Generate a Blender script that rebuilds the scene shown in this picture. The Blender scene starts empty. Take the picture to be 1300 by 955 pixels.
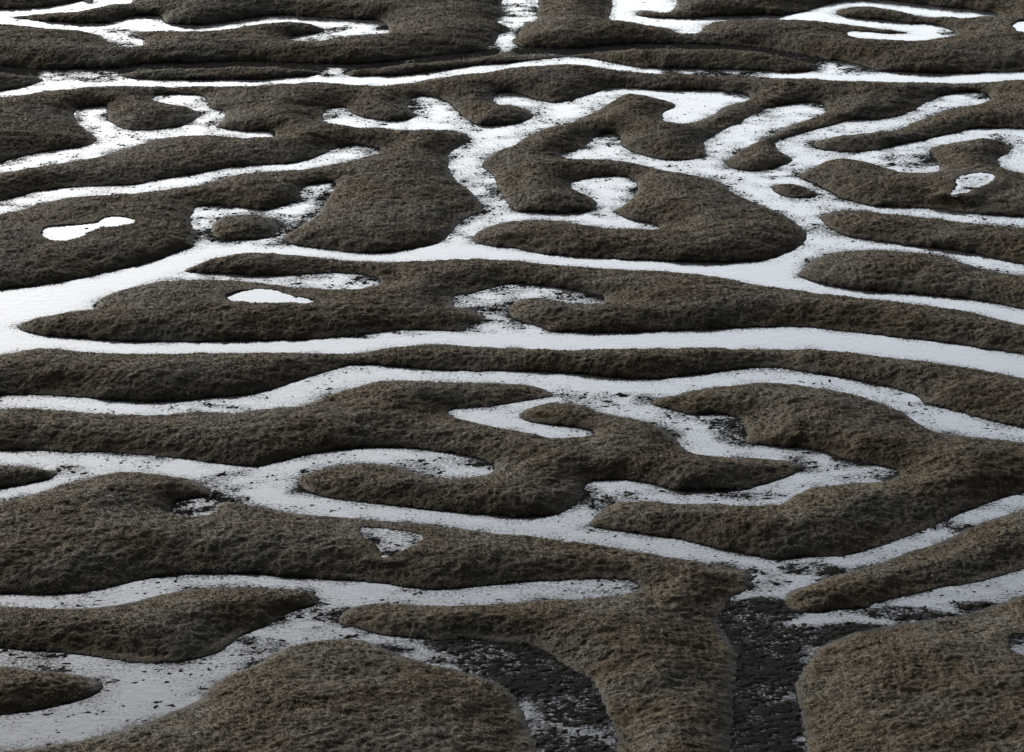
import bpy, math
import numpy as np
from mathutils import Vector

rng = np.random.default_rng(7)
scene = bpy.context.scene

# ------------------------------------------------------------------ camera
F_PX, CX, CY = 4500.0, 650.0, 477.5          # focal length and centre of the survey sketch
PITCH = math.radians(16.6)
CAM_H = 59.0
cam_data = bpy.data.cameras.new("camera")
cam_data.sensor_width = 36.0
cam_data.lens = 36.0 * F_PX / 1300.0
cam_data.clip_start = 1.0
cam_data.clip_end = 20000.0
cam = bpy.data.objects.new("camera", cam_data)
scene.collection.objects.link(cam)
cam.location = (0, 0, CAM_H)
cam.rotation_euler = (math.pi / 2 - PITCH, 0, 0)
scene.camera = cam

def ground(p):
    """sketch point -> point of the water level plane, metres"""
    p = np.asarray(p, float)
    a = (p[:, 0] - CX) / F_PX
    b = -(p[:, 1] - CY) / F_PX
    y = math.cos(PITCH) + b * math.sin(PITCH)
    z = -math.sin(PITCH) + b * math.cos(PITCH)
    t = CAM_H / -z
    return np.stack([a * t, y * t], 1)

SADDLES = [   # low saddles between creek heads, where one bank ends and the next begins
 ((488,36),(632,26)),((722,62),(722,76)),((1205,40),(1264,17)),((1262,17),(1800,50)),((1085,1),(1085,-125)),((1079,41),(1087,25)),
 ((136,136),(197,122)),((340,169),(415,146)),((536,124),(530,96)),((792,113),(800,83)),((1250,121),(1254,97)),((630,122),(612,160)),
 ((480,189),(592,182)),((424,236),(418,203)),((718,196),(648,183)),((944,120),(992,135)),
 ((482,355),(480,325)),((578,378),(560,323)),((625,592),(742,625)),((573,521),(556,573)),((1136,600),(1180,541)),((806,744),(925,763)),
]
BANK_SEEDS = [
 (40,3,"dark sliver of turf bank in the top left corner above the first thin creek"),
 (300,10,"long pale brown bank along the top edge, left of the short upright creek"),
 (330,62,"long far bank with a tall dark front face, behind thin strip banks at upper left"),
 (20,100,"small dark bank nub at the left edge beside the mud-flecked thin far creek"),
 (280,92,"thin low strip of turf lying before the tall dark bank face at upper left"),
 (560,81,"narrow tapering strip of turf just in front of the short upright creek at top centre"),
 (850,72,"narrow dark strip of turf before the tall bank face, upper right of centre"),
 (720,40,"broad far bank right of the short upright creek, running on to the right edge"),
 (930,8,"small turf bank at the top edge between the two bright creek bends at upper right"),
 (1110,18,"slim turf tongue clasped between two arms of the looped creek at top right"),
 (1128,40.5,"tiny turf sliver inside the looped creek's end at top right"),
 (1220,3,"dark turf bank in the top right corner, behind the looped creek"),
 (300,128,"wide bank under the thin far creek at left, scalloped by hooked creek heads"),
 (180,150,"oval turf tongue wrapped by the hooked creek at upper left"),
 (580,112,"lumpy bank between the thin far creek and the forked creek head at upper centre"),
 (655,142,"small turf knob in the fork of the wide upright creek at upper centre"),
 (1120,115,"long curved bank under the thin far creek, right of centre, with slanting fingers"),
 (1200,152,"slender turf finger between two slanting creeks that widens towards the right edge"),
 (300,195,"long bank between two slanting bright creeks at upper left"),
 (150,262,"large bank above the broad left water, holding the long crooked pool"),
 (305,290,"small domed turf islet ringed by mud-flecked water above the broad left creek"),
 (500,250,"big rounded turf lobe left of the wide upright creek, above the broad middle creek"),
 (810,165,"turf bank under the white triangular creek end, upper right of centre"),
 (900,275,"large rounded bank curled round a hooked creek, left of the creek meeting place"),
 (1008,241,"tiny turf islet alone in the creek meeting place at right"),
 (1110,228,"hummocky bank right of the tiny islet, notched by a mud-flecked pool"),
 (1250,305,"tapering bank right of the creek meeting place, between two thin creeks"),
 (1200,350,"pointed dome-shaped bank above the lower right arm of the broad creek"),
 (400,335,"thin turf spit along the near side of the broad creek, over a narrow dead-end creek"),
 (350,410,"blunt-nosed bank pointing into the broad left water, holding the bright oval pool"),
 (1000,395,"long bank between the two broad middle creeks, right of the mud-flecked inlet"),
 (600,455,"very long dark strip bank across the whole picture under the broad straight creek"),
 (300,550,"long bank at left between the winding creek and the wide muddy creek below it"),
 (800,570,"sprawling turf bank in the centre curled round a small hooked inlet"),
 (560,630,"rounded turf spit with pale nose under the curved creek arm, lower centre"),
 (20,602,"small dark islet at the left edge in the wide muddy creek"),
 (1000,520,"domed bank right of centre inside the bend of the winding creek"),
 (1000,660,"large bank at lower right between the muddy zigzag creek and the slanting creek"),
 (400,690,"huge sloping bank at lower left holding the mud-dotted triangular puddle"),
 (200,790,"leaf-shaped bank at lower left between two pale creeks"),
 (40,862,"turf corner at the bottom left below the nearest pale creek"),
 (450,850,"low mound of near turf at bottom centre left, beside dark mud"),
 (750,800,"broad near bank at bottom centre between two beds of dark mud"),
 (1150,715,"long tapering bank at lower right between two slanting creeks"),
 (1150,840,"nearest turf bank in the bottom right corner beside the dark mud"),
]

# ------------------------------------------------------------------ the creeks, as surveyed outlines
def band(pts):
    return [(x, t) for x, t, b in pts] + [(x, b) for x, t, b in reversed(pts)]

CHANNELS = [   # (mud share 0 open water .. 1 bare mud, outline)
 (.12, band([(0,12,19),(25,11.5,15),(51,10,13.5),(76,6,12),(102,1,11.5),(122,-3,8),(150,-12,1),(170,-12,-4)])),
 (.15, band([(0,21.5,27),(51,26.5,30.5),(102,30,34.5),(125,30,38),(140,29.5,42),(155,24,40),(178,20,36),(203,21,36),(212,30,36),(254,32.5,37),(292,27.5,34),(330,21.5,29.5),(358,19.5,25.5),(391,21.5,26.5),(421,24,33),(447,25,40),(472,25.5,40),(485,28,39),(493,35,38)])),
 (.35, [(132,38),(140,47),(150,53),(162,57),(180,57),(184,51),(172,47),(165,41),(160,34)]),
 (.45, band([(370,46.5,48),(385,44.5,49),(404,42,48),(425,36,45),(447,32,41)])),
 (.15, [(0,115.5),(25,112),(51,105),(60,100),(54,92.5),(48,89.5),(90,89),(127,89),(145,92),(152,97),(178,100.5),(228,101.5),(279,101.5),(330,101),(371,98),(404,95),(417,88),(428,85),(437,91),(444,96.5),(472,96.5),(498,96.5),(536,92.5),(574,87.5),(612,82.5),(650,80),(691,75),(721,72),(746,74),(780,80),(812,85),(845,87),(845,88.5),(812,88),(780,83.5),(746,80),(721,79),(691,80),(650,83),(612,87.5),(574,92.5),(536,98.5),(498,104),(472,104.5),(442,103),(404,102),(371,102.5),(320,105),(279,105.5),(228,106),(178,106.5),(152,106),(76,110),(25,117),(0,118)]),
 (1.2, band([(0,84.5,87.5),(50,88,91),(127,87.5,90),(150,86,89.5),(180,81.5,84.5),(250,79.5,82),(330,78.5,81),(390,81,84),(437,82,86),(480,79.5,82),(536,73,75.5),(600,66,68.5),(630,60,64)])),
 (1.2, band([(655,60,63),(724,62,64.5),(746,60,62.5),(792,56.5,59),(856,55.5,58),(894,57,59.5),(970,61.5,64),(995,66,69),(1046,75,79)])),
 (.7, band([(840,86.5,88.5),(900,88,90.5),(970,90,92.5),(985,92,94.5)])),
 (.05, band([(980,92.5,94.5),(1021,91,97),(1046,90,98.5),(1097,89.5,100),(1122,91,101),(1186,93.5,101.5),(1249,92.5,99.5),(1300,90.5,96.5)])),
 (.5, [(1035,89),(1050,78),(1062,77),(1085,82),(1105,87),(1120,93),(1100,96),(1040,93)]),
 (.3, [(640,-12),(638,8),(646,14),(640,20),(632,24),(645,28),(646,35),(640,40),(634,45),(629,55),(618,60.5),(640,60.5),(664,61),(652,55),(648,47),(656,41),(662,30),(670,22),(682,12),(684,-12)]),
 (.1, [(778,-12),(778,8),(769,18),(782,22),(815,26.5),(838,29.5),(853,33),(863,38),(876,39),(886,36),(892,28.5),(905,24.5),(968,21),(968,19),(905,21.5),(880,23.5),(840,23.5),(815,21),(803,19),(805,14),(815,8),(857,2),(862,-12)]),
 (.08, band([(950,19.5,21.5),(990,20,22),(1021,15,21.5),(1036,10,21),(1050,6,22),(1060,3,8),(1079,-1,5),(1110,-1,5),(1132,1.5,9),(1173,6,16.5),(1198,10,18),(1224,11.5,19),(1249,15,19),(1264,17,18.5)])),
 (.08, band([(1040,13,22),(1050,15,23.5),(1071,21,26),(1097,24,28.5),(1122,26,32.5),(1153,30,36),(1158,30.5,47.5),(1173,30,47.5),(1193,33,43.5),(1209,39,40.5)])),
 (.08, band([(1077,40,41.5),(1097,40,44.5),(1122,42.5,47),(1150,43,47.5),(1162,41,47.7)])),
 # creek with the hooked arm at left
 (.22, [(195,121),(223,120),(244,120.5),(261,124),(269,138),(287,142),(279,152),(269,160),(292,164.5),(325,167),(340,166),(350,168.5),(340,172),(320,171.5),(300,169.5),(266,166),(233,167.5),(203,170.5),(178,179),(157,185),(127,194),(76,203),(25,212.7),(0,216),(0,207),(15,202),(51,194),(89,189),(112,185),(124,178),(126,169),(114,160),(104,152),(96,143),(101,138),(122,135.5),(137,134.5),(135,147),(142,157),(162,165),(190,165.5),(216,162.5),(233,160),(249,152),(256,145),(254,137),(244,132),(223,127.5)]),
 (.15, band([(0,255.5,268),(25,248,263),(51,242.5,254),(89,238.5,245.5),(127,236.5,242.5),(172,235,240.5),(203,228,237.5),(228,224,234),(254,220,230),(279,214.5,223),(299,211.5,217.5),(330,210,213.5),(371,208,211.5),(391,203,210),(409,197,207),(427,188,203),(447,184,199),(467,186,194.5),(482,188,190)])),
 # centre top
 (.25, [(413,140),(429,136),(439,136.5),(444,142),(457,148.5),(482,153),(510,153),(526,150),(529,140),(519,132),(523,124),(536,122),(556,124),(574,134),(584,145),(597,155),(612,160),(640,159),(640,172),(600,170),(589,164),(574,161),(548,160.5),(513,160.5),(472,158),(429,154),(414,150)]),
 (.2, [(605,160),(640,159),(668,154),(680,146),(691,133),(716,129.5),(749,120.5),(772,112.5),(792,111),(815,113),(818,116),(792,114.5),(780,121),(762,132),(742,142),(731,150),(691,159),(665,170),(652,180),(627,188),(614,200),(611,211),(625,223),(632,238),(638,250),(646,262),(655,268),(678,270),(678,275),(650,275),(625,281),(607,289),(599,298),(598,314),(558,314),(574,294),(586,281),(611,268),(612,256),(599,238),(581,225),(571,212),(571,196),(589,183),(604,174),(602,169)]),
 (.2, band([(628,120.5,124),(634,117.5,128),(645,118,127.5),(655,119,129),(670,123,134),(683,128,146),(697,130,155)])),
 (.1, [(788,111),(815,113),(856,115),(894,115),(944,118.5),(947,122),(914,131),(906,140),(889,147),(868,151),(851,152),(843,150),(843,143),(857,136),(857,127),(843,122),(818,116.5),(790,114)]),
 (.15, [(640,262),(650,267),(678,270),(716,271),(752,268),(757,261),(762,256),(754,248),(741,240.5),(724,233),(741,228),(767,224),(797,225),(809,234),(802,245.5),(790,256),(778,263),(782,271),(797,278.5),(835,286),(828,288.5),(792,288),(762,284),(736,280),(711,276.5),(678,275.5),(640,277)]),
 # right hand creeks and their meeting place
 (.18, [(716,194),(741,188),(754,175),(767,170),(787,172.6),(785,183),(805,194),(838,203),(868,204),(894,200.5),(904,197),(894,188),(896,178),(919,165),(945,152),(970,139),(995,133),(1033,130),(1046,132),(1041,139.6),(1003,153.5),(980,165),(952,178),(929,193),(917,203),(927,213),(945,217),(970,216),(993,210.6),(1008,203),(1003,195),(985,185),(990,177.7),(1008,172.6),(1033,165),(1061,158.6),(1079,152),(1112,152),(1148,146),(1173,132),(1193,122),(1224,117),(1252,119),(1252,122),(1236,128),(1211,132),(1186,139.6),(1155,150),(1135,160),(1097,163.7),(1054,169),(1033,175),(1028,180),(1036,188),(1049,191.6),(1079,193),(1112,191.6),(1132,185),(1163,180),(1186,175),(1224,166),(1236,163.7),(1262,162.5),(1300,164),(1300,218),(1274,210.6),(1267,203),(1282,193),(1287,183),(1269,175),(1262,172.6),(1239,172.6),(1211,176),(1181,181.5),(1177,188),(1186,200.5),(1191,208),(1183,216),(1148,215),(1122,208),(1092,200.5),(1059,197.5),(1038,203),(1021,213),(1003,219),(1021,229),(1038,235),(1056,245.5),(1071,253),(1107,262),(1147,264),(1198,266),(1224,270.5),(1300,276),(1300,284.5),(1262,282.5),(1224,278.5),(1173,272),(1122,266.5),(1097,262.5),(1066,261.5),(1038,269.6),(1036,273.5),(1046,283.6),(1064,297),(1092,303.5),(1122,307.5),(1148,311.5),(1198,316.6),(1236,322),(1274,330.5),(1300,335.6),(1300,347),(1262,339.5),(1224,330.5),(1198,322),(1173,317),(1132,314.5),(1112,313),(1076,313.5),(1046,319),(1021,332),(1011,342),(990,342),(970,332),(990,325.5),(1013,314),(1024,304),(1021,289),(1005,275),(990,266),(970,257),(945,247),(927,238),(914,226.5),(894,220),(843,211),(805,203),(767,198.5),(716,197)]),
 # broad creek of the middle, with the lake at left
 (0, [(0,368),(63,361),(127,348),(190,333),(228,319),(244,314),(264,308.5),(330,310),(361,310),(396,314.6),(434,319.6),(462,321.7),(493,320.5),(523,316.6),(548,311.5),(565,308),(599,309),(625,313),(650,315.5),(691,323),(741,327),(792,330),(843,332),(894,334),(932,333),(970,331),(990,325),(1018,330),(1011,342),(1009,348),(1028,357),(1071,366),(1122,371),(1186,376),(1249,382.6),(1300,393),(1300,409),(1269,401.7),(1224,391.5),(1148,381),(1071,372.5),(1021,365),(970,358.5),(932,351),(894,344.5),(843,340),(792,337.7),(741,334),(691,330.5),(650,326),(599,324),(548,326),(493,328),(447,327),(396,321.7),(350,318.6),(304,319.6),(266,327),(241,335.6),(226,342),(233,346),(233,350),(203,352),(172,360),(142,368.6),(127,377.5),(123,385),(117,389),(63,396.5),(25,409),(23,418),(43,424.5),(56,426.5),(101,430),(152,434),(178,435),(228,434.5),(279,434),(330,433),(371,432),(416,430),(434,427.6),(472,424),(510,418.5),(536,419.5),(561,420),(586,422),(640,421),(703,421),(741,422.7),(780,422.7),(843,420.7),(894,418.6),(932,417),(970,415.5),(1021,415.6),(1071,421),(1110,425),(1148,430),(1198,435),(1249,443),(1300,450.5),(1300,476),(1249,465.7),(1211,460.6),(1148,452),(1084,444),(1033,439),(970,438.5),(894,440),(830,440),(780,440),(741,440),(703,440),(650,436.5),(599,435),(561,432),(536,433),(498,438),(460,443),(421,445),(330,445),(254,445),(178,445),(127,443),(76,440),(38,440),(0,446.6)]),
 (.25, band([(205,349,353),(233,346.5,350.5),(266,347,351),(330,350.5,355),(371,349.6,360),(421,347,362),(452,348,362),(472,351,358.5),(482,354,356)])),
 (.33, [(576,376),(599,372.5),(625,366),(645,360.5),(660,360),(691,364),(729,368.6),(752,373.7),(767,377.5),(764,381),(741,384),(724,380.5),(711,377.5),(678,374),(655,377.5),(646,386),(644,395),(650,404),(673,412),(700,420),(703,424),(590,424),(587,420),(604,410.5),(617,405.5),(614,398),(599,390),(581,385)]),
 (.35, [(244,276),(250,263),(274,261),(294,262),(330,266.5),(350,264),(381,252),(381,243),(393,235),(424,232),(421,240),(414,253),(406,266),(381,283.6),(362,294),(357,303),(366,314),(258,314),(249,304),(250,290)]),
 # lower half: the long creek network
 (.1, [(0,572),(51,572),(89,575),(127,573.5),(165,577),(216,581),(254,586),(292,590),(325,593),(358,585),(391,577),(429,572),(472,568.5),(510,568.5),(543,572),(574,576),(599,581),(627,590),(624,595),(612,600),(574,604),(556,601.5),(536,597.7),(510,589),(485,585),(452,585.5),(421,589),(391,596.4),(376,604),(383,620.5),(409,630.7),(447,637),(482,640),(523,645),(561,649),(599,652.6),(650,657),(678,656),(703,655),(721,647),(736,636),(741,623),(751,611),(792,609),(830,615.4),(856,623),(894,623),(932,624),(970,616),(1008,602.7),(1021,596),(1028,591),(1008,582.4),(970,578),(945,577),(919,576),(881,572),(868,564.6),(856,552),(838,539),(812,529),(780,524),(754,516.4),(734,509.5),(698,507),(673,514),(660,520),(656,526.6),(665,534),(691,539),(716,541),(741,544),(754,549),(734,552),(708,554.5),(691,552),(665,544.4),(640,540.5),(586,528),(571,521),(594,518),(625,516),(650,512.5),(665,510),(690,506),(706,501),(691,488.5),(665,483.5),(640,482),(599,481),(548,480),(498,479.6),(472,481),(447,488.5),(421,496),(396,507.6),(371,514),(330,516),(292,521.5),(254,520),(228,521),(178,523),(127,521.5),(89,517.7),(38,514.4),(0,516),(0,502.5),(25,501),(76,502.5),(127,507.6),(190,511),(228,509),(266,506),(304,502.5),(320,501),(345,495),(383,482),(416,472),(442,464.4),(472,463),(503,465.7),(543,469.5),(599,471.5),(640,471.5),(691,473),(741,476),(780,480),(830,481.7),(868,478),(906,473),(945,468),(970,467),(995,468),(1033,474),(1071,479.6),(1110,488),(1135,493.6),(1163,502.5),(1173,512.6),(1198,517.7),(1224,525),(1262,535.5),(1300,543),(1300,558),(1249,553),(1211,548),(1186,544),(1165,534),(1148,521.5),(1122,510),(1084,498.7),(1046,490),(1008,483),(970,481.4),(932,484.7),(894,488),(863,495),(833,502.5),(823,510),(825,514),(856,521.5),(876,526.6),(919,526.6),(939,531.7),(945,542),(945,554.5),(943,562),(970,566),(1008,568.5),(1043,573.5),(1071,583.7),(1110,591),(1135,595),(1138,601),(1112,608),(1079,609),(1033,614),(1008,624),(990,636),(970,638),(932,638),(894,638),(856,634.5),(818,633),(782,634.5),(765,642),(749,658),(749,668),(780,674),(818,679),(856,684),(884,690.7),(919,698),(970,708.5),(995,710),(1033,707),(1071,706),(1110,697),(1148,683),(1186,668),(1211,656),(1247,642),(1274,632),(1300,627),(1300,642),(1280,647.5),(1249,657.7),(1224,669),(1191,685.6),(1148,698),(1117,711),(1084,721),(1059,726),(1028,737.6),(1000,749),(993,762),(1000,772),(1013,777),(1043,778),(1076,773),(1104,772),(1112,765.5),(1160,755.4),(1193,746.5),(1224,742.7),(1262,734),(1300,722.4),(1300,751.6),(1262,764),(1224,776),(1186,782),(1148,787),(1112,793.5),(1084,800),(1059,809),(1038,820),(1023,838),(1013,856),(1008,868),(1012,896),(1022,950),(1030,1215),(925,1215),(922,1000),(928,940),(930,895),(932,865),(934,848),(932,823),(919,802),(911,787),(922,764),(944,751.6),(957,735),(950,722),(919,715),(894,711),(856,704.6),(818,698),(767,690.7),(716,684),(678,678),(640,674.5),(612,671.6),(574,666.6),(536,661.5),(498,657.7),(460,654),(426,651),(371,647),(330,640),(285,633),(265,650),(240,652),(216,650),(220,638),(240,634),(271,630),(271,623),(254,608),(228,601.5),(190,596.4),(152,595),(127,599),(101,606.6),(63,618),(25,628),(0,633),(0,620.5),(38,615.4),(71,605),(74,595),(38,589),(0,586)]),
 (.12, [(0,754),(76,755.4),(127,749),(165,740),(203,732.6),(254,728.8),(325,729),(358,732.6),(409,736),(460,739),(498,743),(531,748),(561,749),(612,745),(650,741),(716,737),(754,735),(792,736),(808,740),(808,746),(780,753),(729,756.7),(678,759),(640,763),(574,765.6),(510,764),(472,763),(444,769),(430,782),(432,794),(452,797),(477,805),(523,811),(564,812.6),(599,811),(640,817),(673,820),(698,831.6),(716,845.6),(736,855.7),(752,866),(766,896),(778,930),(785,980),(790,1215),(690,1215),(684,980),(676,932),(662,894),(640,868),(612,856),(574,845),(538,838),(508,827),(477,815.5),(457,808.5),(421,808),(383,812.6),(350,825),(320,843),(292,853),(269,866),(250,886),(180,915),(90,938),(0,950),(0,908),(60,900),(118,884),(134,866),(127,861),(101,853),(51,847),(0,842),(0,823),(38,826.5),(76,829),(140,837),(190,842),(241,839),(279,828),(304,810),(325,800),(340,795),(371,777),(404,767),(406,754),(391,748),(358,744),(325,743),(292,741),(254,744),(216,749),(178,758),(140,765.6),(96,769),(51,769),(0,765.6)]),
]
ISLETS = [
 [(975,232),(985,229),(1005,229),(1025,235),(1038,243),(1041,248),(1030,251),(1010,252),(993,249),(983,243)],
 [(268,290),(272,280),(284,271),(304,269),(330,271),(345,273),(353,279),(354,289),(348,300),(330,304),(290,305),(271,302)],
]
POOLS = [  # outline, level above the creeks, mud share, name, label
 ([(287,390),(299,384),(320,379),(345,380),(363,384),(378,389),(399,393),(393,397),(358,396.6),(317,396.6),(299,395)], .54, .0,
  "bright oval pool of still water enclosed by the bank of the middle creeks"),
 ([(54,309),(61,301),(101,297.6),(124,295),(132,289),(152,287),(172,292),(167,296.5),(142,299),(122,302.6),(109,310),(84,317),(66,316)], .54, .06,
  "long crooked pool of bright water lying in turf above the broad left water"),
 ([(1206,257),(1214,248),(1211,240),(1221,234),(1244,231),(1262,234),(1257,242),(1236,250.6),(1219,258)], .30, .22,
  "small mud-flecked pool cut into the turf bank near the right edge"),
 ([(457,683),(477,683),(510,687),(536,693),(531,703),(513,711),(492,721),(485,718),(482,711),(472,701),(462,693)], .50, .32,
  "shallow triangular puddle dotted with mud clods, in turf of the lower middle"),
 ([(488,.5),(500,-2),(520,-3),(543,-1),(541,2),(520,3.2)], .2, .05,
  "thin sliver of bright pool water in the far turf at the top edge"),
 ([(1284,47.5),(1290,42),(1300,40),(1300,55),(1290,53)], .2, .1,
  "bright pool cut off by the right edge among the farthest banks"),
 ([(1278,828),(1288,823),(1300,822),(1300,850),(1288,846),(1280,838)], .2, .5,
  "dim grey puddle with mud specks in the nearest turf at right edge"),
]
# mud patches: centre, radii, mud share
PATCHES = [
 (482,35,14,4,.42),(338,169,16,3,.42),(474,189,14,5,.42),(760,176,14,7,.42),(936,120,18,5,.42),(1240,121,18,5,.42),(1035,132,18,6,.42),(1200,41,14,4,.42),(795,744,26,7,.42),(740,549,22,5,.42),(616,593,22,7,.42),(1125,600,26,10,.42),(466,355,16,5,.42),(755,376,20,6,.42),(822,287,16,4,.42),(420,236,10,5,.35),(108,142,14,7,.42),(205,123,14,4,.42),(420,145,12,7,.42),(533,127,14,6,.42),(634,122,10,4,.42),(726,195,16,4,.42),(1260,174,14,5,.42),(588,379,16,7,.42),(505,712,16,10,.42),(465,686,20,6,.42),
 (725,945,70,50,.72),(965,925,60,60,.95),(965,1030,70,70,.95),(740,1030,70,60,.72),(720,890,50,40,.75),
 (735,500,40,12,.42),(800,508,40,10,.5),(880,540,60,22,.3),(930,550,30,18,.5),(1060,590,70,18,.36),(880,630,140,7,.3),
 (755,632,25,14,.45),(960,735,45,18,.45),(960,775,60,20,.95),(965,830,60,50,.95),(1060,806,80,16,1.05),(1150,778,60,9,.85),(1230,770,45,7,.6),
 (1030,722,45,9,.85),(930,720,30,8,.5),(1180,668,60,10,.35),(600,830,70,22,.72),(690,850,80,40,.82),(520,820,40,9,.5),(450,803,28,9,.42),
 (380,790,50,16,.42),(330,820,40,12,.35),(300,612,60,14,.38),(290,630,30,10,.5),(240,643,40,9,.66),(400,600,22,10,.4),(390,625,30,10,.45),(90,598,26,8,.35),(190,845,60,12,.2),(60,840,60,12,.3),
 (560,590,70,10,.3),(600,250,30,30,.25),(1000,225,40,12,.3),(1150,205,40,12,.45),(1120,190,60,8,.35),(980,150,50,14,.25),(555,140,40,14,.35),
 (400,247,25,14,.26),(260,290,8,16,.35),(325,308,30,4,.35),(352,284,10,14,.28),(630,392,40,20,.4),(600,378,30,7,.4),(120,150,22,14,.4),(255,150,20,14,.4),
 (160,46,22,9,.4),(655,30,26,24,.35),(110,97,50,8,.45),(425,93,20,6,.5),(780,180,16,8,.45),(480,425,60,5,.5),(1150,500,50,8,.1),(250,517,60,4,.35),(130,388,12,5,.7),
 (795,240,20,10,.35),(770,270,22,9,.35),(455,190,26,8,.35),(1280,190,18,14,.0),(20,255,30,8,.3),(25,206,40,5,.3),(760,746,50,8,.25),(400,745,35,9,.3),(430,775,22,16,.38),
]

def catmull(P, n):
    P = np.asarray(P, float)
    A, B, C, D = np.roll(P, 1, 0), P, np.roll(P, -1, 0), np.roll(P, -2, 0)
    out = []
    for k in range(n):
        t = k / n
        out.append(.5 * (2 * B + (C - A) * t + (2 * A - 5 * B + 4 * C - D) * t * t + (3 * B - A - 3 * C + D) * t ** 3) * .7
                   + .3 * (B + (C - B) * t))
    return np.stack(out, 1).reshape(-1, 2)

def extend(poly):
    """carry an outline that runs out of the survey on past its edge, bending on as the creeks do"""
    out = []
    n = len(poly)
    def slope(p, q):
        sl = (p[1] - q[1]) / (p[0] - q[0]) if abs(p[0] - q[0]) > 4 else 0.
        return max(-.22, min(.22, sl)) * (1 if p[0] > q[0] else -1)
    def on(p, sl, xs):                     # onward points beyond p; both shores keep the same course
        res = []
        for x in xs:
            r = abs(x - p[0])
            res.append((x, p[1] + sl * 62 * (1 - math.exp(-r / 62)) + 9 * math.sin(r / 75) * min(r / 120, 1)))
        return res
    for i, (x, y) in enumerate(poly):
        out.append((x, y if y > -11 else -130))
        x2, y2 = poly[(i + 1) % n]
        for lim, xs in ((lambda v: v <= 0, (-35, -80, -140, -220, -320, -460)), (lambda v: v >= 1300, (1335, 1380, 1440, 1520, 1620, 1760))):
            if lim(x) and lim(x2):
                sl = .5 * (slope((x, y), poly[i - 1]) + slope((x2, y2), poly[(i + 2) % n]))
                out += on((x, y), sl, xs)
                out += on((x2, y2), sl, xs)[::-1]
    return out

def outline(poly, n=4):
    return catmull(ground(extend(poly)), n)

# ------------------------------------------------------------------ survey grid (metres)
DX = 0.085
Y0, Y1, RATIO = 126.0, 352.0, 0.0007
NR = int(math.log(Y1 / Y0) / RATIO)
gy = Y0 * np.exp(RATIO * np.arange(NR))
NC = int(134 / DX)
gx = (np.arange(NC) - NC / 2) * DX
GX, GY = np.meshgrid(gx, gy)

def fill(P):
    m = np.zeros((NR, NC), bool)
    x0, y0 = P[:, 0], P[:, 1]
    x1, y1 = np.roll(x0, -1), np.roll(y0, -1)
    r0, r1 = np.searchsorted(gy, y0.min()), np.searchsorted(gy, y0.max())
    for r in range(max(r0, 0), min(r1, NR)):
        y = gy[r]
        k = (y0 <= y) != (y1 <= y)
        xs = np.sort(x0[k] + (y - y0[k]) / (y1[k] - y0[k]) * (x1[k] - x0[k]))
        for a, b in zip(xs[::2], xs[1::2]):
            i0, i1 = np.searchsorted(gx, a), np.searchsorted(gx, b)
            m[r, max(i0, 0):max(i1, 0)] = True
    return m

def blur(a, n, it=2):
    for _ in range(it):
        for ax in (0, 1):
            p = np.pad(a, [(n + 1, n) if k == ax else (0, 0) for k in (0, 1)], mode='edge')
            c = np.cumsum(p, ax, dtype=np.float64)
            w = 2 * n + 1
            a = (c[w:] - c[:-w]) / w if ax == 0 else (c[:, w:] - c[:, :-w]) / w
    return a

_tabs = {}
def vnoise(X, Y, scale, seed):
    """smooth lattice noise, 0..1"""
    if seed not in _tabs:
        _tabs[seed] = np.random.default_rng(seed).random((512, 512)).astype(np.float32)
    T = _tabs[seed]
    u, v = X / scale, Y / scale
    i, j = np.floor(u).astype(int), np.floor(v).astype(int)
    f, g = (u - i).astype(np.float32), (v - j).astype(np.float32)
    f = f * f * (3 - 2 * f); g = g * g * (3 - 2 * g)
    i0, j0, i1, j1 = i % 512, j % 512, (i + 1) % 512, (j + 1) % 512
    return (T[i0, j0] * (1 - f) + T[i1, j0] * f) * (1 - g) + (T[i0, j1] * (1 - f) + T[i1, j1] * f) * g

def fbm(X, Y, scale, seed, octaves=3):
    s, a, t = 0, 1., 0
    for k in range(octaves):
        c, d = math.cos(.7 * k + .4), math.sin(.7 * k + .4)
        s = s + a * vnoise(X * c - Y * d, X * d + Y * c, scale / 2 ** k, seed + k)
        t += a; a *= .55
    return s / t

def edt(inside, cap=6.5):
    """distance of every cell to the nearest cell that is not inside"""
    big = cap
    g = np.where(inside, big, 0.).astype(np.float32)
    for c in range(1, NC):
        g[:, c] = np.minimum(g[:, c], g[:, c - 1] + DX)
    for c in range(NC - 2, -1, -1):
        g[:, c] = np.minimum(g[:, c], g[:, c + 1] + DX)
    g2 = g * g
    out = g2.copy()
    for k in range(1, 76):
        dy2 = ((gy[k:] - gy[:-k]) ** 2)[:, None]
        if dy2.min() > cap * cap: break
        np.minimum(out[k:], g2[:-k] + dy2, out=out[k:])
        np.minimum(out[:-k], g2[k:] + dy2, out=out[:-k])
    return np.minimum(np.sqrt(out), cap)

HIDE = 4
creek = np.zeros((NR, NC), bool)
mud = np.zeros((NR, NC))
for s, poly in CHANNELS:
    m = fill(outline(poly))
    creek |= m
    mud[m] = s
for poly in ISLETS:
    creek &= ~fill(outline(poly))
pool_id = np.zeros((NR, NC), int)
pool_pts = []
for k, (poly, lvl, s, lab) in enumerate(POOLS):
    P = outline(poly); pool_pts.append(P)
    m = fill(P)
    for _ in range(2): m[:-1] |= m[1:]
    m &= ~creek
    pool_id[m] = k + 1
    mud[m] = s
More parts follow.
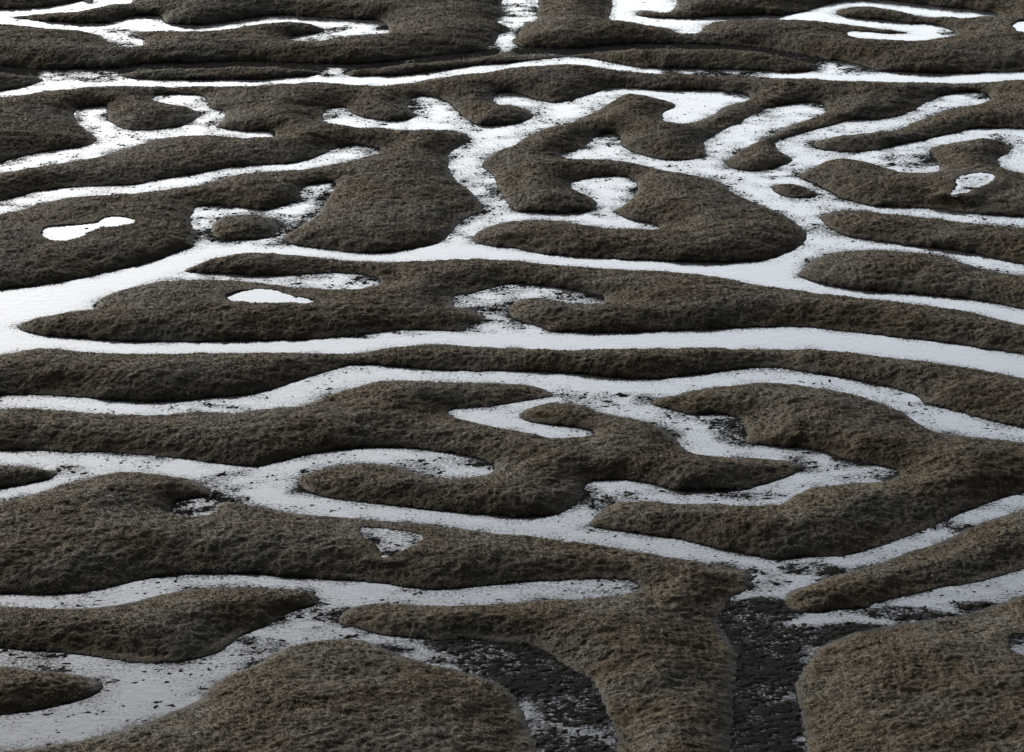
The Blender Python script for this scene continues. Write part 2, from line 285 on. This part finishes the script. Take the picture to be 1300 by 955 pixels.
# ragged shores
# the turf on the near side of a creek stands up before it: the water reaches in under that edge
for k in range(1, HIDE + 7):
    far = (gy[:-1] > 150 + 22 * (k - HIDE))[:, None] if k > HIDE else np.ones((NR - 1, 1), bool)
    new = creek[1:] & far & ~creek[:-1]
    mud[:-1][new] = mud[1:][new]
    creek[:-1] |= new
soft = blur(creek.astype(float), 2, 1) + .34 * (fbm(GX, GY, .8, 11) - .5) + .30 * (vnoise(GX, GY, .25, 15) - .5)
creek = soft > .5
pid = pool_id
pool_id = np.where(blur((pid > 0).astype(float), 2, 1) + 1.4 * (fbm(GX, GY, .6, 13) - .5) > .5, pid, 0)
pool_id[creek] = 0
mud = blur(mud, 3)
for (px, py, rx, ry, s) in PATCHES:
    c = ground([(px, py), (px + rx, py), (px, py - ry), (px, py + ry)])
    ex = abs(c[1, 0] - c[0, 0]); ey = abs(c[2, 1] - c[3, 1]) / 2
    r = np.hypot((GX - c[0, 0]) / ex, (GY - c[0, 1]) / ey)
    w = np.clip((1.25 - r) / .6, 0, 1); w = w * w * (3 - 2 * w)
    mud = mud * (1 - w) + np.maximum(mud, s) * w
d_land = edt(~creek)
d_pool = edt(pool_id > 0)
d_creek = edt(creek)
sd = blur(d_land - d_creek, 2, 1)

# bank profile: steep towards the viewer's side of the estuary, gentle on the lee side
sm = blur(d_land - d_creek, 7)
gyv = np.gradient(sm, axis=0) / np.gradient(gy)[:, None]
gxv = np.gradient(sm, axis=1) / DX
nrm = np.sqrt(gxv ** 2 + gyv ** 2) + 1e-6
out_y = -gyv / nrm * np.clip(nrm, 0, 1)
BANK_H = .72 + .34 * (fbm(GX, GY, 16, 31) - .5) + .25 * np.clip((GY - 255) / 40, 0, 1)
wid = 5.0 + .9 * out_y + 2.2 * (fbm(GX, GY, 5, 35) - .5)
d = np.maximum(sd, 0)
calm = np.ones((NR, NC)); rim = np.zeros((NR, NC))
z_land = BANK_H * (1 - (1 - np.clip(d / wid, 0, 1)) ** 2)
inner = np.clip(d / 1.5, 0, 1)
z_land = z_land * (1 - .8 * inner) + .8 * inner * blur(z_land, 6, 2)     # round off the crests
levels = []
for k in range(len(POOLS)):
    m = pool_id == k + 1
    dp = edt(~m)
    lvl = float(np.percentile(z_land[m], 25)) - .03 if m.any() else .3
    levels.append(lvl)
    z_land = np.minimum(z_land, lvl + .03 + .30 * dp)
    rim = np.maximum(rim, np.where((dp < 2.5) & (pool_id == 0) & ~creek, (lvl + .03 - .30 * np.maximum(dp - .8, 0)) * np.clip((d - .5) / 1.2, 0, 1), 0))
    calm = np.minimum(calm, np.clip(dp / 1.6, .15, 1))
# swells and hummocks of the turf
ramp = np.clip(d / .8, 0, 1) * calm
lump = 1 - np.abs(2 * vnoise(GX, GY, .34, 49) - 1)
z_land += ramp * (.36 * (fbm(GX, GY, 3.2, 41) - .5) + .30 * (fbm(GX, GY, 9, 43, 2) - .5) + .16 * (fbm(GX, GY, .75, 45) - .5) + .07 * (lump - .5) + .05 * (vnoise(GX, GY, .17, 53) - .5))
z_land = np.maximum(np.maximum(z_land, 0) + .015, rim)
# beds
clod = .55 * vnoise(GX, GY, .26, 51) + .45 * vnoise(GX + .3 * vnoise(GX, GY, .7, 57), GY, .14, 52); patch = fbm(GX, GY, 1.5, 55)
shore = np.exp(-np.where(creek, d_creek, d_pool) / .5)
quiet = (pool_id > 0) & (mud < .2)
share = mud + 1.3 * (patch - .5) * np.clip(mud * 3, 0, 1) + 1.5 * shore * (fbm(GX, GY, 1.3, 59) - .28) * ~quiet
q = .24 + .38 * np.clip(share, 0, 1.4) - .1 * quiet
share_w = share + .55 * np.exp(-np.where(creek, d_creek, d_pool) / .8) * np.clip(fbm(GX, GY, 1.8, 67) * 1.6 - .3, 0, 1) * (1 - .15 * quiet)
thr = .732 - .34 * np.clip(share_w, 0, 1.4) ** .6 + .03 * quiet
q = q - .07
z_bed = .20 * (clod - (1 - q))
z_bed = np.clip(z_bed, -.2, .16) - .12 * np.clip(.1 - mud, 0, .1) * 10 * np.clip(d_creek / .5, 0, 1)
z_bed = np.where(mud > .7, np.maximum(np.minimum(z_bed, .04), .16 * (clod - .53)), z_bed)
z = np.where(creek, z_bed, z_land)
for k in range(len(POOLS)):
    z = np.where(pool_id == k + 1, levels[k] + np.clip(z_bed, -.1, .06), z)

# ------------------------------------------------------------------ materials
def new_mat(name):
    m = bpy.data.materials.new(name); m.use_nodes = True
    nt = m.node_tree
    return m, nt, nt.nodes["Principled BSDF"]

def ramp_node(nt, stops):
    r = nt.nodes.new("ShaderNodeValToRGB")
    e = r.color_ramp.elements
    while len(e) < len(stops): e.new(.5)
    for el, (p, c) in zip(e, stops):
        el.position = p; el.color = (*c, 1)
    return r

def noise_node(nt, scale, detail=4, rough=.6):
    n = nt.nodes.new("ShaderNodeTexNoise")
    n.inputs["Scale"].default_value = scale
    n.inputs["Detail"].default_value = detail
    n.inputs["Roughness"].default_value = rough
    g = nt.nodes.new("ShaderNodeNewGeometry")
    nt.links.new(g.outputs["Position"], n.inputs["Vector"])
    return n

def turf_material(name, stops, grey, rough=.95, extra=None):
    m, nt, p = new_mat(name)
    L = nt.links
    n1 = noise_node(nt, 1.9, 6, .65)
    r1 = ramp_node(nt, stops)
    L.new(n1.outputs["Fac"], r1.inputs["Fac"])
    n2 = noise_node(nt, .16, 3, .55)
    r2 = ramp_node(nt, [(.43, (0, 0, 0)), (.62, (1, 1, 1))])
    L.new(n2.outputs["Fac"], r2.inputs["Fac"])
    mix = nt.nodes.new("ShaderNodeMix"); mix.data_type = 'RGBA'
    L.new(r2.outputs["Color"], mix.inputs[0]); L.new(r1.outputs["Color"], mix.inputs[6])
    mix.inputs[7].default_value = (*grey, 1)
    mul = nt.nodes.new("ShaderNodeMath"); mul.operation = 'MULTIPLY'; mul.inputs[1].default_value = .75
    L.new(r2.outputs["Color"], mul.inputs[0]); L.new(mul.outputs[0], mix.inputs[0])
    L.new(mix.outputs[2], p.inputs["Base Color"])
    p.inputs["Roughness"].default_value = rough
    p.inputs["Specular IOR Level"].default_value = .12
    n3 = noise_node(nt, 9, 4, .7)
    b = nt.nodes.new("ShaderNodeBump"); b.inputs["Strength"].default_value = .45; b.inputs["Distance"].default_value = .08
    L.new(n3.outputs["Fac"], b.inputs["Height"]); L.new(b.outputs[0], p.inputs["Normal"])
    return m

MAT_TURF = turf_material("turf", [(.28, (.054, .041, .026)), (.48, (.080, .061, .039)), (.62, (.101, .076, .046)), (.78, (.126, .093, .055))], (.102, .096, .078))
MAT_GRASS = turf_material("grass", [(.28, (.066, .050, .031)), (.48, (.097, .074, .046)), (.62, (.121, .092, .055)), (.78, (.150, .112, .066))], (.123, .116, .095))
m, nt, p = new_mat("mud")
n = noise_node(nt, 3, 5, .65)
r = ramp_node(nt, [(.35, (.020, .020, .020)), (.6, (.036, .035, .033)), (.8, (.058, .055, .050))])
nt.links.new(n.outputs["Fac"], r.inputs["Fac"]); nt.links.new(r.outputs["Color"], p.inputs["Base Color"])
p.inputs["Roughness"].default_value = .9; p.inputs["Specular IOR Level"].default_value = .0
n = noise_node(nt, 7, 5, .75)
b = nt.nodes.new("ShaderNodeBump"); b.inputs["Strength"].default_value = 1.0; b.inputs["Distance"].default_value = .14
nt.links.new(n.outputs["Fac"], b.inputs["Height"]); nt.links.new(b.outputs[0], p.inputs["Normal"])
MAT_MUD = m
m, nt, p = new_mat("wet_mud")
n = noise_node(nt, 4, 5, .65)
r = ramp_node(nt, [(.35, (.018, .016, .014)), (.6, (.034, .030, .025)), (.8, (.052, .046, .036))])
nt.links.new(n.outputs["Fac"], r.inputs["Fac"]); nt.links.new(r.outputs["Color"], p.inputs["Base Color"])
p.inputs["Roughness"].default_value = .7; p.inputs["Specular IOR Level"].default_value = .07
n = noise_node(nt, 11, 4, .7)
b = nt.nodes.new("ShaderNodeBump"); b.inputs["Strength"].default_value = .7; b.inputs["Distance"].default_value = .06
nt.links.new(n.outputs["Fac"], b.inputs["Height"]); nt.links.new(b.outputs[0], p.inputs["Normal"])
MAT_WETMUD = m
def water_material(name, attr):
    """a sheet of water; where it thins out the mud under it breaks through in fine flecks"""
    m, nt, p = new_mat(name)
    L = nt.links
    p.inputs["Base Color"].default_value = (.045, .047, .05, 1)
    p.inputs["IOR"].default_value = 1.5
    n0 = noise_node(nt, .5, 4, .6)
    rr = nt.nodes.new("ShaderNodeMapRange")
    rr.inputs["From Min"].default_value = .35; rr.inputs["From Max"].default_value = .7
    rr.inputs["To Min"].default_value = .03; rr.inputs["To Max"].default_value = .12
    L.new(n0.outputs["Fac"], rr.inputs["Value"]); L.new(rr.outputs[0], p.inputs["Roughness"])
    n = noise_node(nt, 1.6, 4, .6)
    b = nt.nodes.new("ShaderNodeBump"); b.inputs["Strength"].default_value = .12; b.inputs["Distance"].default_value = .06
    L.new(n.outputs["Fac"], b.inputs["Height"]); L.new(b.outputs[0], p.inputs["Normal"])
    if attr:
        a = nt.nodes.new("ShaderNodeAttribute"); a.attribute_name = attr
        n2 = noise_node(nt, 5.6, 5, .70)
        sub = nt.nodes.new("ShaderNodeMath"); sub.operation = 'SUBTRACT'
        L.new(n2.outputs["Fac"], sub.inputs[0]); L.new(a.outputs["Fac"], sub.inputs[1])
        mr_ = nt.nodes.new("ShaderNodeMapRange"); mr_.interpolation_type = 'SMOOTHSTEP'
        mr_.inputs["From Min"].default_value = -.10; mr_.inputs["From Max"].default_value = .10
        L.new(sub.outputs[0], mr_.inputs["Value"])
        q_ = nt.nodes.new("ShaderNodeBsdfPrincipled")
        q_.inputs["Base Color"].default_value = (.030, .030, .031, 1)
        q_.inputs["Roughness"].default_value = .9; q_.inputs["Specular IOR Level"].default_value = .0
        sp_ = nt.nodes.new("ShaderNodeMapRange")          # thin mud among water stays wet and shiny, thick beds are dull
        sp_.inputs["From Min"].default_value = .44; sp_.inputs["From Max"].default_value = .60
        sp_.inputs["To Min"].default_value = 0; sp_.inputs["To Max"].default_value = .30
        L.new(a.outputs["Fac"], sp_.inputs["Value"]); L.new(sp_.outputs[0], q_.inputs["Specular IOR Level"])
        q_.inputs["Roughness"].default_value = .6
        b2 = nt.nodes.new("ShaderNodeBump"); b2.inputs["Strength"].default_value = .8; b2.inputs["Distance"].default_value = .08
        L.new(n2.outputs["Fac"], b2.inputs["Height"]); L.new(b2.outputs[0], q_.inputs["Normal"])
        mx = nt.nodes.new("ShaderNodeMixShader")
        L.new(mr_.outputs[0], mx.inputs[0]); L.new(p.outputs[0], mx.inputs[1]); L.new(q_.outputs[0], mx.inputs[2])
        L.new(mx.outputs[0], nt.nodes["Material Output"].inputs["Surface"])
    return m
MAT_WATER = water_material("water", None)
MAT_CREEK = water_material("creek_water", "thr")

# ------------------------------------------------------------------ meshes
def mesh_obj(name, V, faces, mat, parent=None, smooth=True):
    me = bpy.data.meshes.new(name)
    V = np.asarray(V, np.float32); faces = np.asarray(faces, np.int32)
    k = faces.shape[1]
    me.vertices.add(len(V)); me.vertices.foreach_set("co", V.ravel())
    me.loops.add(faces.size); me.loops.foreach_set("vertex_index", faces.ravel())
    me.polygons.add(len(faces))
    me.polygons.foreach_set("loop_start", np.arange(0, faces.size, k, dtype=np.int32))
    me.polygons.foreach_set("loop_total", np.full(len(faces), k, np.int32))
    me.polygons.foreach_set("use_smooth", np.full(len(faces), smooth))
    me.update(calc_edges=True)
    me.materials.append(mat)
    o = bpy.data.objects.new(name, me)
    scene.collection.objects.link(o)
    if parent: o.parent = parent
    return o

def muddy_toe(o, cells):
    o.data.materials.append(MAT_WETMUD)
    rr, cc = np.where(cells)
    lee = np.clip(out_y[rr, cc] + .25 + np.clip(gxv[rr, cc], -1, 0) * -.5, 0, 1)
    toe = (d[rr, cc] < (.30 + .75 * lee) * fbm(GX[rr, cc], GY[rr, cc], .5, 63) ** 1.3)
    o.data.polygons.foreach_set("material_index", toe.astype(np.int32))

def structure(o, kind="structure"):
    o["kind"] = kind
    return o

half = .1444 * GY * 1.42 + 3
inview = np.abs(GX) < half
# cells belong to a bank where their first corner does
land_v = ~creek & (pool_id == 0)
cell_land = land_v[:-1, :-1]
cell_view = inview[:-1, :-1] & inview[1:, 1:] & inview[:-1, 1:] & inview[1:, :-1]

# connected banks: union-find over runs of turf
parent = []
def find(a):
    while parent[a] != a:
        parent[a] = parent[parent[a]]; a = parent[a]
    return a
comp = np.full((NR, NC), -1, np.int32)
walk = ~creek                                  # a pool belongs to its bank's ground
seam = np.zeros((NR, NC), bool)
for (a, b) in SADDLES:
    P = ground([a, b]); n_ = int(np.hypot(*(P[1] - P[0])) / .03) + 2
    t = np.linspace(0, 1, n_)[:, None]
    L_ = P[0] + (P[1] - P[0]) * t
    wob = .5 * np.sin(t[:, 0] * math.pi) * np.sin(t[:, 0] * 9 + a[0])
    L_[:, 0] += wob * .6; L_[:, 1] += wob
    c_ = np.clip(np.round(L_[:, 0] / DX + NC / 2).astype(int), 1, NC - 2)
    r_ = np.clip(np.searchsorted(gy, L_[:, 1]), 1, NR - 2)
    for dr in (-1, 0, 1):
        for dc in (-1, 0, 1): seam[r_ + dr, c_ + dc] = True
land_all = walk
walk = walk & ~seam & inview
prev = []
for r_ in range(NR):
    row = np.concatenate([[0], walk[r_].astype(np.int8), [0]])
    df = np.diff(row)
    runs = []
    for a, b in zip(np.where(df == 1)[0], np.where(df == -1)[0]):
        idx = len(parent); parent.append(idx)
        runs.append((a, b, idx))
        for (a2, b2, i2) in prev:
            if a2 < b and a < b2:
                ra, rb = find(idx), find(i2)
                if ra != rb: parent[max(ra, rb)] = min(ra, rb)
        comp[r_, a:b] = idx
    prev = runs
root = np.array([find(k) for k in range(len(parent))])
comp = np.where(comp >= 0, root[comp], -1)
for k in range(12):                            # seam cells go to the bank beside them
    todo = land_all & (comp < 0)
    if not todo.any(): break
    for ax, sh in ((0, 1), (0, -1), (1, 1), (1, -1)):
        nb = np.roll(comp, sh, ax)
        take = land_all & (comp < 0) & (nb >= 0)
        comp[take] = nb[take]

def pix(x, y, z=0.):
    dx, dy, dz = x, y, z - CAM_H
    dep = dy * math.cos(PITCH) - dz * math.sin(PITCH)
    up = dy * math.sin(PITCH) + dz * math.cos(PITCH)
    return CX + F_PX * dx / dep, CY - F_PX * up / dep

def grid_mesh(name, cells, mat, zz):
    rr, cc = np.where(cells)
    a = rr * NC + cc
    quads = np.stack([a, a + 1, a + NC + 1, a + NC], 1)
    used, inv = np.unique(quads, return_inverse=True)
    V = np.stack([GX.ravel()[used], GY.ravel()[used], zz.ravel()[used]], 1)
    return mesh_obj(name, V, inv.reshape(-1, 4), mat)

def tufts(name, x, y, zb, size, mat, parent):
    """low cushions of turf, each with a few short blades, as one mesh"""
    n = len(x); K = 6
    ang = rng.random(n)[:, None] * 6.283 + np.arange(K)[None] * (6.283 / K)
    rad = size[:, None] * (.75 + .6 * rng.random((n, K)))
    hgt = size * (.22 + .34 * rng.random(n))
    ring = np.stack([x[:, None] + rad * np.cos(ang), y[:, None] + rad * np.sin(ang), (zb - .03)[:, None] + 0 * ang], 2)
    ox, oy = (rng.random(n) - .5) * size * .7, (rng.random(n) - .5) * size * .7
    top = np.stack([x + ox, y + oy, zb + hgt], 1)[:, None]
    V1 = np.concatenate([top, ring], 1).reshape(-1, 3)
    base = (np.arange(n) * (K + 1))[:, None, None]
    tri = np.array([[0, 1 + i, 1 + (i + 1) % K] for i in range(K)])[None]
    F1 = (base + tri).reshape(-1, 3)
    NB = 1
    xb, yb, zz, sz = (np.repeat(v, NB) for v in (x, y, zb, size))
    k = len(xb)
    a_ = rng.random(k) * 6.283
    r_ = sz * .9 * rng.random(k)
    h_ = sz * (.35 + .45 * rng.random(k)); w_ = sz * (.14 + .12 * rng.random(k))
    bx, by = xb + np.cos(a_) * r_, yb + np.sin(a_) * r_
    t_ = rng.random(k) * 6.283
    P0 = np.stack([bx - np.cos(t_) * w_, by - np.sin(t_) * w_, zz], 1)
    P1 = np.stack([bx + np.cos(t_) * w_, by + np.sin(t_) * w_, zz], 1)
    P2 = np.stack([bx + np.cos(a_) * sz * .6, by + np.sin(a_) * sz * .6, zz + h_], 1)
    V2 = np.stack([P0, P1, P2], 1).reshape(-1, 3)
    F2 = np.arange(3 * k).reshape(-1, 3) + len(V1)
    return mesh_obj(name, np.concatenate([V1, V2]), np.concatenate([F1, F2]), mat, parent, smooth=True)

def bank_label(cid, info):
    for (sx, sy, lab) in BANK_SEEDS:
        g = ground([(sx, sy)])[0]
        r_ = int(np.searchsorted(gy, g[1])); c_ = int(round(g[0] / DX + NC / 2))
        if 0 <= r_ < NR and 0 <= c_ < NC and comp[r_, c_] == cid:
            return lab
    return None

ids, counts = np.unique(comp[:-1, :-1][cell_land & cell_view], return_counts=True)
info_lines = []; used_labels = []
for cid, cnt in zip(ids, counts):
    if cnt < 60: continue
    cells = cell_land & cell_view & (comp[:-1, :-1] == cid)
    rr, cc = np.where(cells)
    PX, PY = pix(gx[cc], gy[rr], z[rr, cc])
    vis = (PX > 0) & (PX < 1300) & (PY > 0) & (PY < 955)
    if vis.sum() < 30: continue
    info_lines.append((cid, int(vis.sum()), PX[vis].min(), PX[vis].max(), PY[vis].min(), PY[vis].max(), np.median(PX[vis]), np.median(PY[vis]), bank_label(cid, None) is not None))
    bank = grid_mesh("marsh_bank", cells, MAT_TURF, z)
    muddy_toe(bank, cells)
    lab = bank_label(cid, None)
    used_labels.append(lab)
    bank["label"] = lab or "brown turf bank rising from the bright tidal creeks"
    bank["category"] = "marsh bank"
    bank["group"] = "turf banks between the tidal creeks"
    # grass
    dist = gy[rr]
    area = DX * gy[rr] * RATIO
    dens = 66 * (150 / dist) ** 1.5
    lee = np.clip(out_y[rr, cc] + .25 + np.clip(gxv[rr, cc], -1, 0) * -.5, 0, 1)
    edge = np.clip((d[rr, cc] + .26 - (.5 + .75 * lee) * fbm(GX[rr, cc], GY[rr, cc], .5, 63)) / .4, .0, 1)
    nn = rng.poisson(dens * area * edge)
    sel = np.repeat(np.arange(len(rr)), nn)
    jx, jy = rng.random(len(sel)), rng.random(len(sel))
    r0, c0 = rr[sel], cc[sel]
    xs = gx[c0] + jx * DX; ys = gy[r0] + jy * (gy[r0 + 1] - gy[r0])
    zs = (z[r0, c0] * (1 - jx) + z[r0, c0 + 1] * jx) * (1 - jy) + (z[r0 + 1, c0] * (1 - jx) + z[r0 + 1, c0 + 1] * jx) * jy
    big = fbm(xs, ys, 1.3, 71)
    sz = (.04 + .055 * big ** 1.5 + .04 * rng.random(len(xs)) ** 2) * (.7 + .3 * dist[sel] / 150)
    g_ = tufts("grass_cover", xs, ys, zs, sz, MAT_GRASS, bank)
    g_["kind"] = "stuff"

def water_mesh(name, cells, level):
    o = grid_mesh(name, cells, MAT_CREEK, np.full((NR, NC), level))
    rr, cc = np.where(cells); a_ = rr * NC + cc
    used = np.unique(np.stack([a_, a_ + 1, a_ + NC + 1, a_ + NC], 1))
    at = o.data.attributes.new("thr", 'FLOAT', 'POINT')
    at.data.foreach_set("value", thr.ravel()[used].astype(np.float32))
    return o

# beds, pools, water, far ground
bed_cells = (~cell_land) & cell_view & (pool_id[:-1, :-1] == 0)
structure(grid_mesh("mudflat", bed_cells, MAT_MUD, z))
for k, (poly, lvl, s, lab) in enumerate(POOLS):
    cells = (pool_id[:-1, :-1] == k + 1) & cell_view
    if cells.sum() < 4: continue
    bedm = grid_mesh("pool_bed", cells, MAT_MUD, z)
    wp = pool_id == k + 1
    for _ in range(4):
        g_ = wp.copy()
        g_[1:] |= wp[:-1]; g_[:-1] |= wp[1:]; g_[:, 1:] |= wp[:, :-1]; g_[:, :-1] |= wp[:, 1:]
        wp = g_
    o = water_mesh("marsh_pool", (wp & ~creek)[:-1, :-1] & cell_view, levels[k])
    o["label"] = lab; o["category"] = "pool"; o["group"] = "pools in the marsh turf"
    bedm.parent = o
def sheet(name, x0, x1, y0, y1, zz, mat):
    me = bpy.data.meshes.new(name)
    me.from_pydata([(x0, y0, zz), (x1, y0, zz), (x1, y1, zz), (x0, y1, zz)], [], [(0, 1, 2, 3)])
    me.materials.append(mat)
    o = bpy.data.objects.new(name, me); scene.collection.objects.link(o)
    return structure(o)
wet = creek.copy()
for _ in range(3):
    g_ = wet.copy()
    g_[1:] |= wet[:-1]; g_[:-1] |= wet[1:]; g_[:, 1:] |= wet[:, :-1]; g_[:, :-1] |= wet[:, 1:]
    wet = g_
structure(water_mesh("water", wet[:-1, :-1] & cell_view, 0.0))
sheet("sea", -400, 400, -200, 900, -.25, MAT_WATER)
sheet("ground", -9000, 9000, -3000, 15000, -.6, MAT_MUD)

# ------------------------------------------------------------------ light
SUN_EL, SUN_AZ = math.radians(14), math.radians(-38)       # azimuth from +Y, negative to the left
world = bpy.data.worlds.new("World"); scene.world = world
world.use_nodes = True
wt = world.node_tree
bg = wt.nodes["Background"]
sky = wt.nodes.new("ShaderNodeTexSky")
sky.sky_type = 'NISHITA'; sky.sun_disc = False
sky.sun_elevation = SUN_EL
sky.sun_rotation = SUN_AZ
sky.dust_density = 2.0; sky.air_density = 1.0; sky.ozone_density = 1.0
hs = wt.nodes.new("ShaderNodeHueSaturation"); hs.inputs["Saturation"].default_value = .4
wt.links.new(sky.outputs[0], hs.inputs["Color"])
# bright clearing low beyond the marsh, darker cloud overhead and behind
tc = wt.nodes.new("ShaderNodeTexCoord")
dot = wt.nodes.new("ShaderNodeVectorMath"); dot.operation = 'DOT_PRODUCT'
dot.inputs[1].default_value = Vector((.22, .95, .10)).normalized()
wt.links.new(tc.outputs["Generated"], dot.inputs[0])
mr = wt.nodes.new("ShaderNodeMapRange"); mr.interpolation_type = 'SMOOTHSTEP'
mr.inputs["From Min"].default_value = .5; mr.inputs["From Max"].default_value = .95
mr.inputs["To Min"].default_value = .22; mr.inputs["To Max"].default_value = 1.5
wt.links.new(dot.outputs["Value"], mr.inputs["Value"])
vm = wt.nodes.new("ShaderNodeVectorMath"); vm.operation = 'SCALE'
sep = wt.nodes.new("ShaderNodeSeparateXYZ"); wt.links.new(tc.outputs["Generated"], sep.inputs[0])
me_ = wt.nodes.new("ShaderNodeMapRange"); me_.interpolation_type = 'SMOOTHSTEP'
me_.inputs["From Min"].default_value = .24; me_.inputs["From Max"].default_value = .60
me_.inputs["To Min"].default_value = 1.05; me_.inputs["To Max"].default_value = .16
wt.links.new(sep.outputs["Z"], me_.inputs["Value"])
mm = wt.nodes.new("ShaderNodeMath"); mm.operation = 'MULTIPLY'
wt.links.new(mr.outputs[0], mm.inputs[0]); wt.links.new(me_.outputs[0], mm.inputs[1])
wt.links.new(hs.outputs[0], vm.inputs[0]); wt.links.new(mm.outputs[0], vm.inputs["Scale"])
tint = wt.nodes.new("ShaderNodeVectorMath"); tint.operation = 'MULTIPLY'
tint.inputs[1].default_value = (.98, 1.0, 1.04)
wt.links.new(vm.outputs[0], tint.inputs[0]); wt.links.new(tint.outputs[0], bg.inputs["Color"])
bg.inputs["Strength"].default_value = .09
sl = bpy.data.lights.new("sun", 'SUN'); sl.energy = 1.5; sl.angle = math.radians(22); sl.color = (1, .95, .88)
so = bpy.data.objects.new("sun", sl); scene.collection.objects.link(so)
dirv = Vector((math.sin(SUN_AZ) * math.cos(SUN_EL), math.cos(SUN_AZ) * math.cos(SUN_EL), math.sin(SUN_EL)))
so.rotation_euler = dirv.to_track_quat('Z', 'Y').to_euler()
so.location = (0, 200, 80)

scene.view_settings.view_transform = 'Standard'
scene.view_settings.look = 'None'
scene.view_settings.gamma = 1.0
scene.view_settings.exposure = 1.85

print('UNUSED', [l for *_, l in BANK_SEEDS if l not in used_labels])
for i in sorted(info_lines, key=lambda t: -t[1]):
    print("BANK", " ".join(f"{v:.0f}" for v in i))
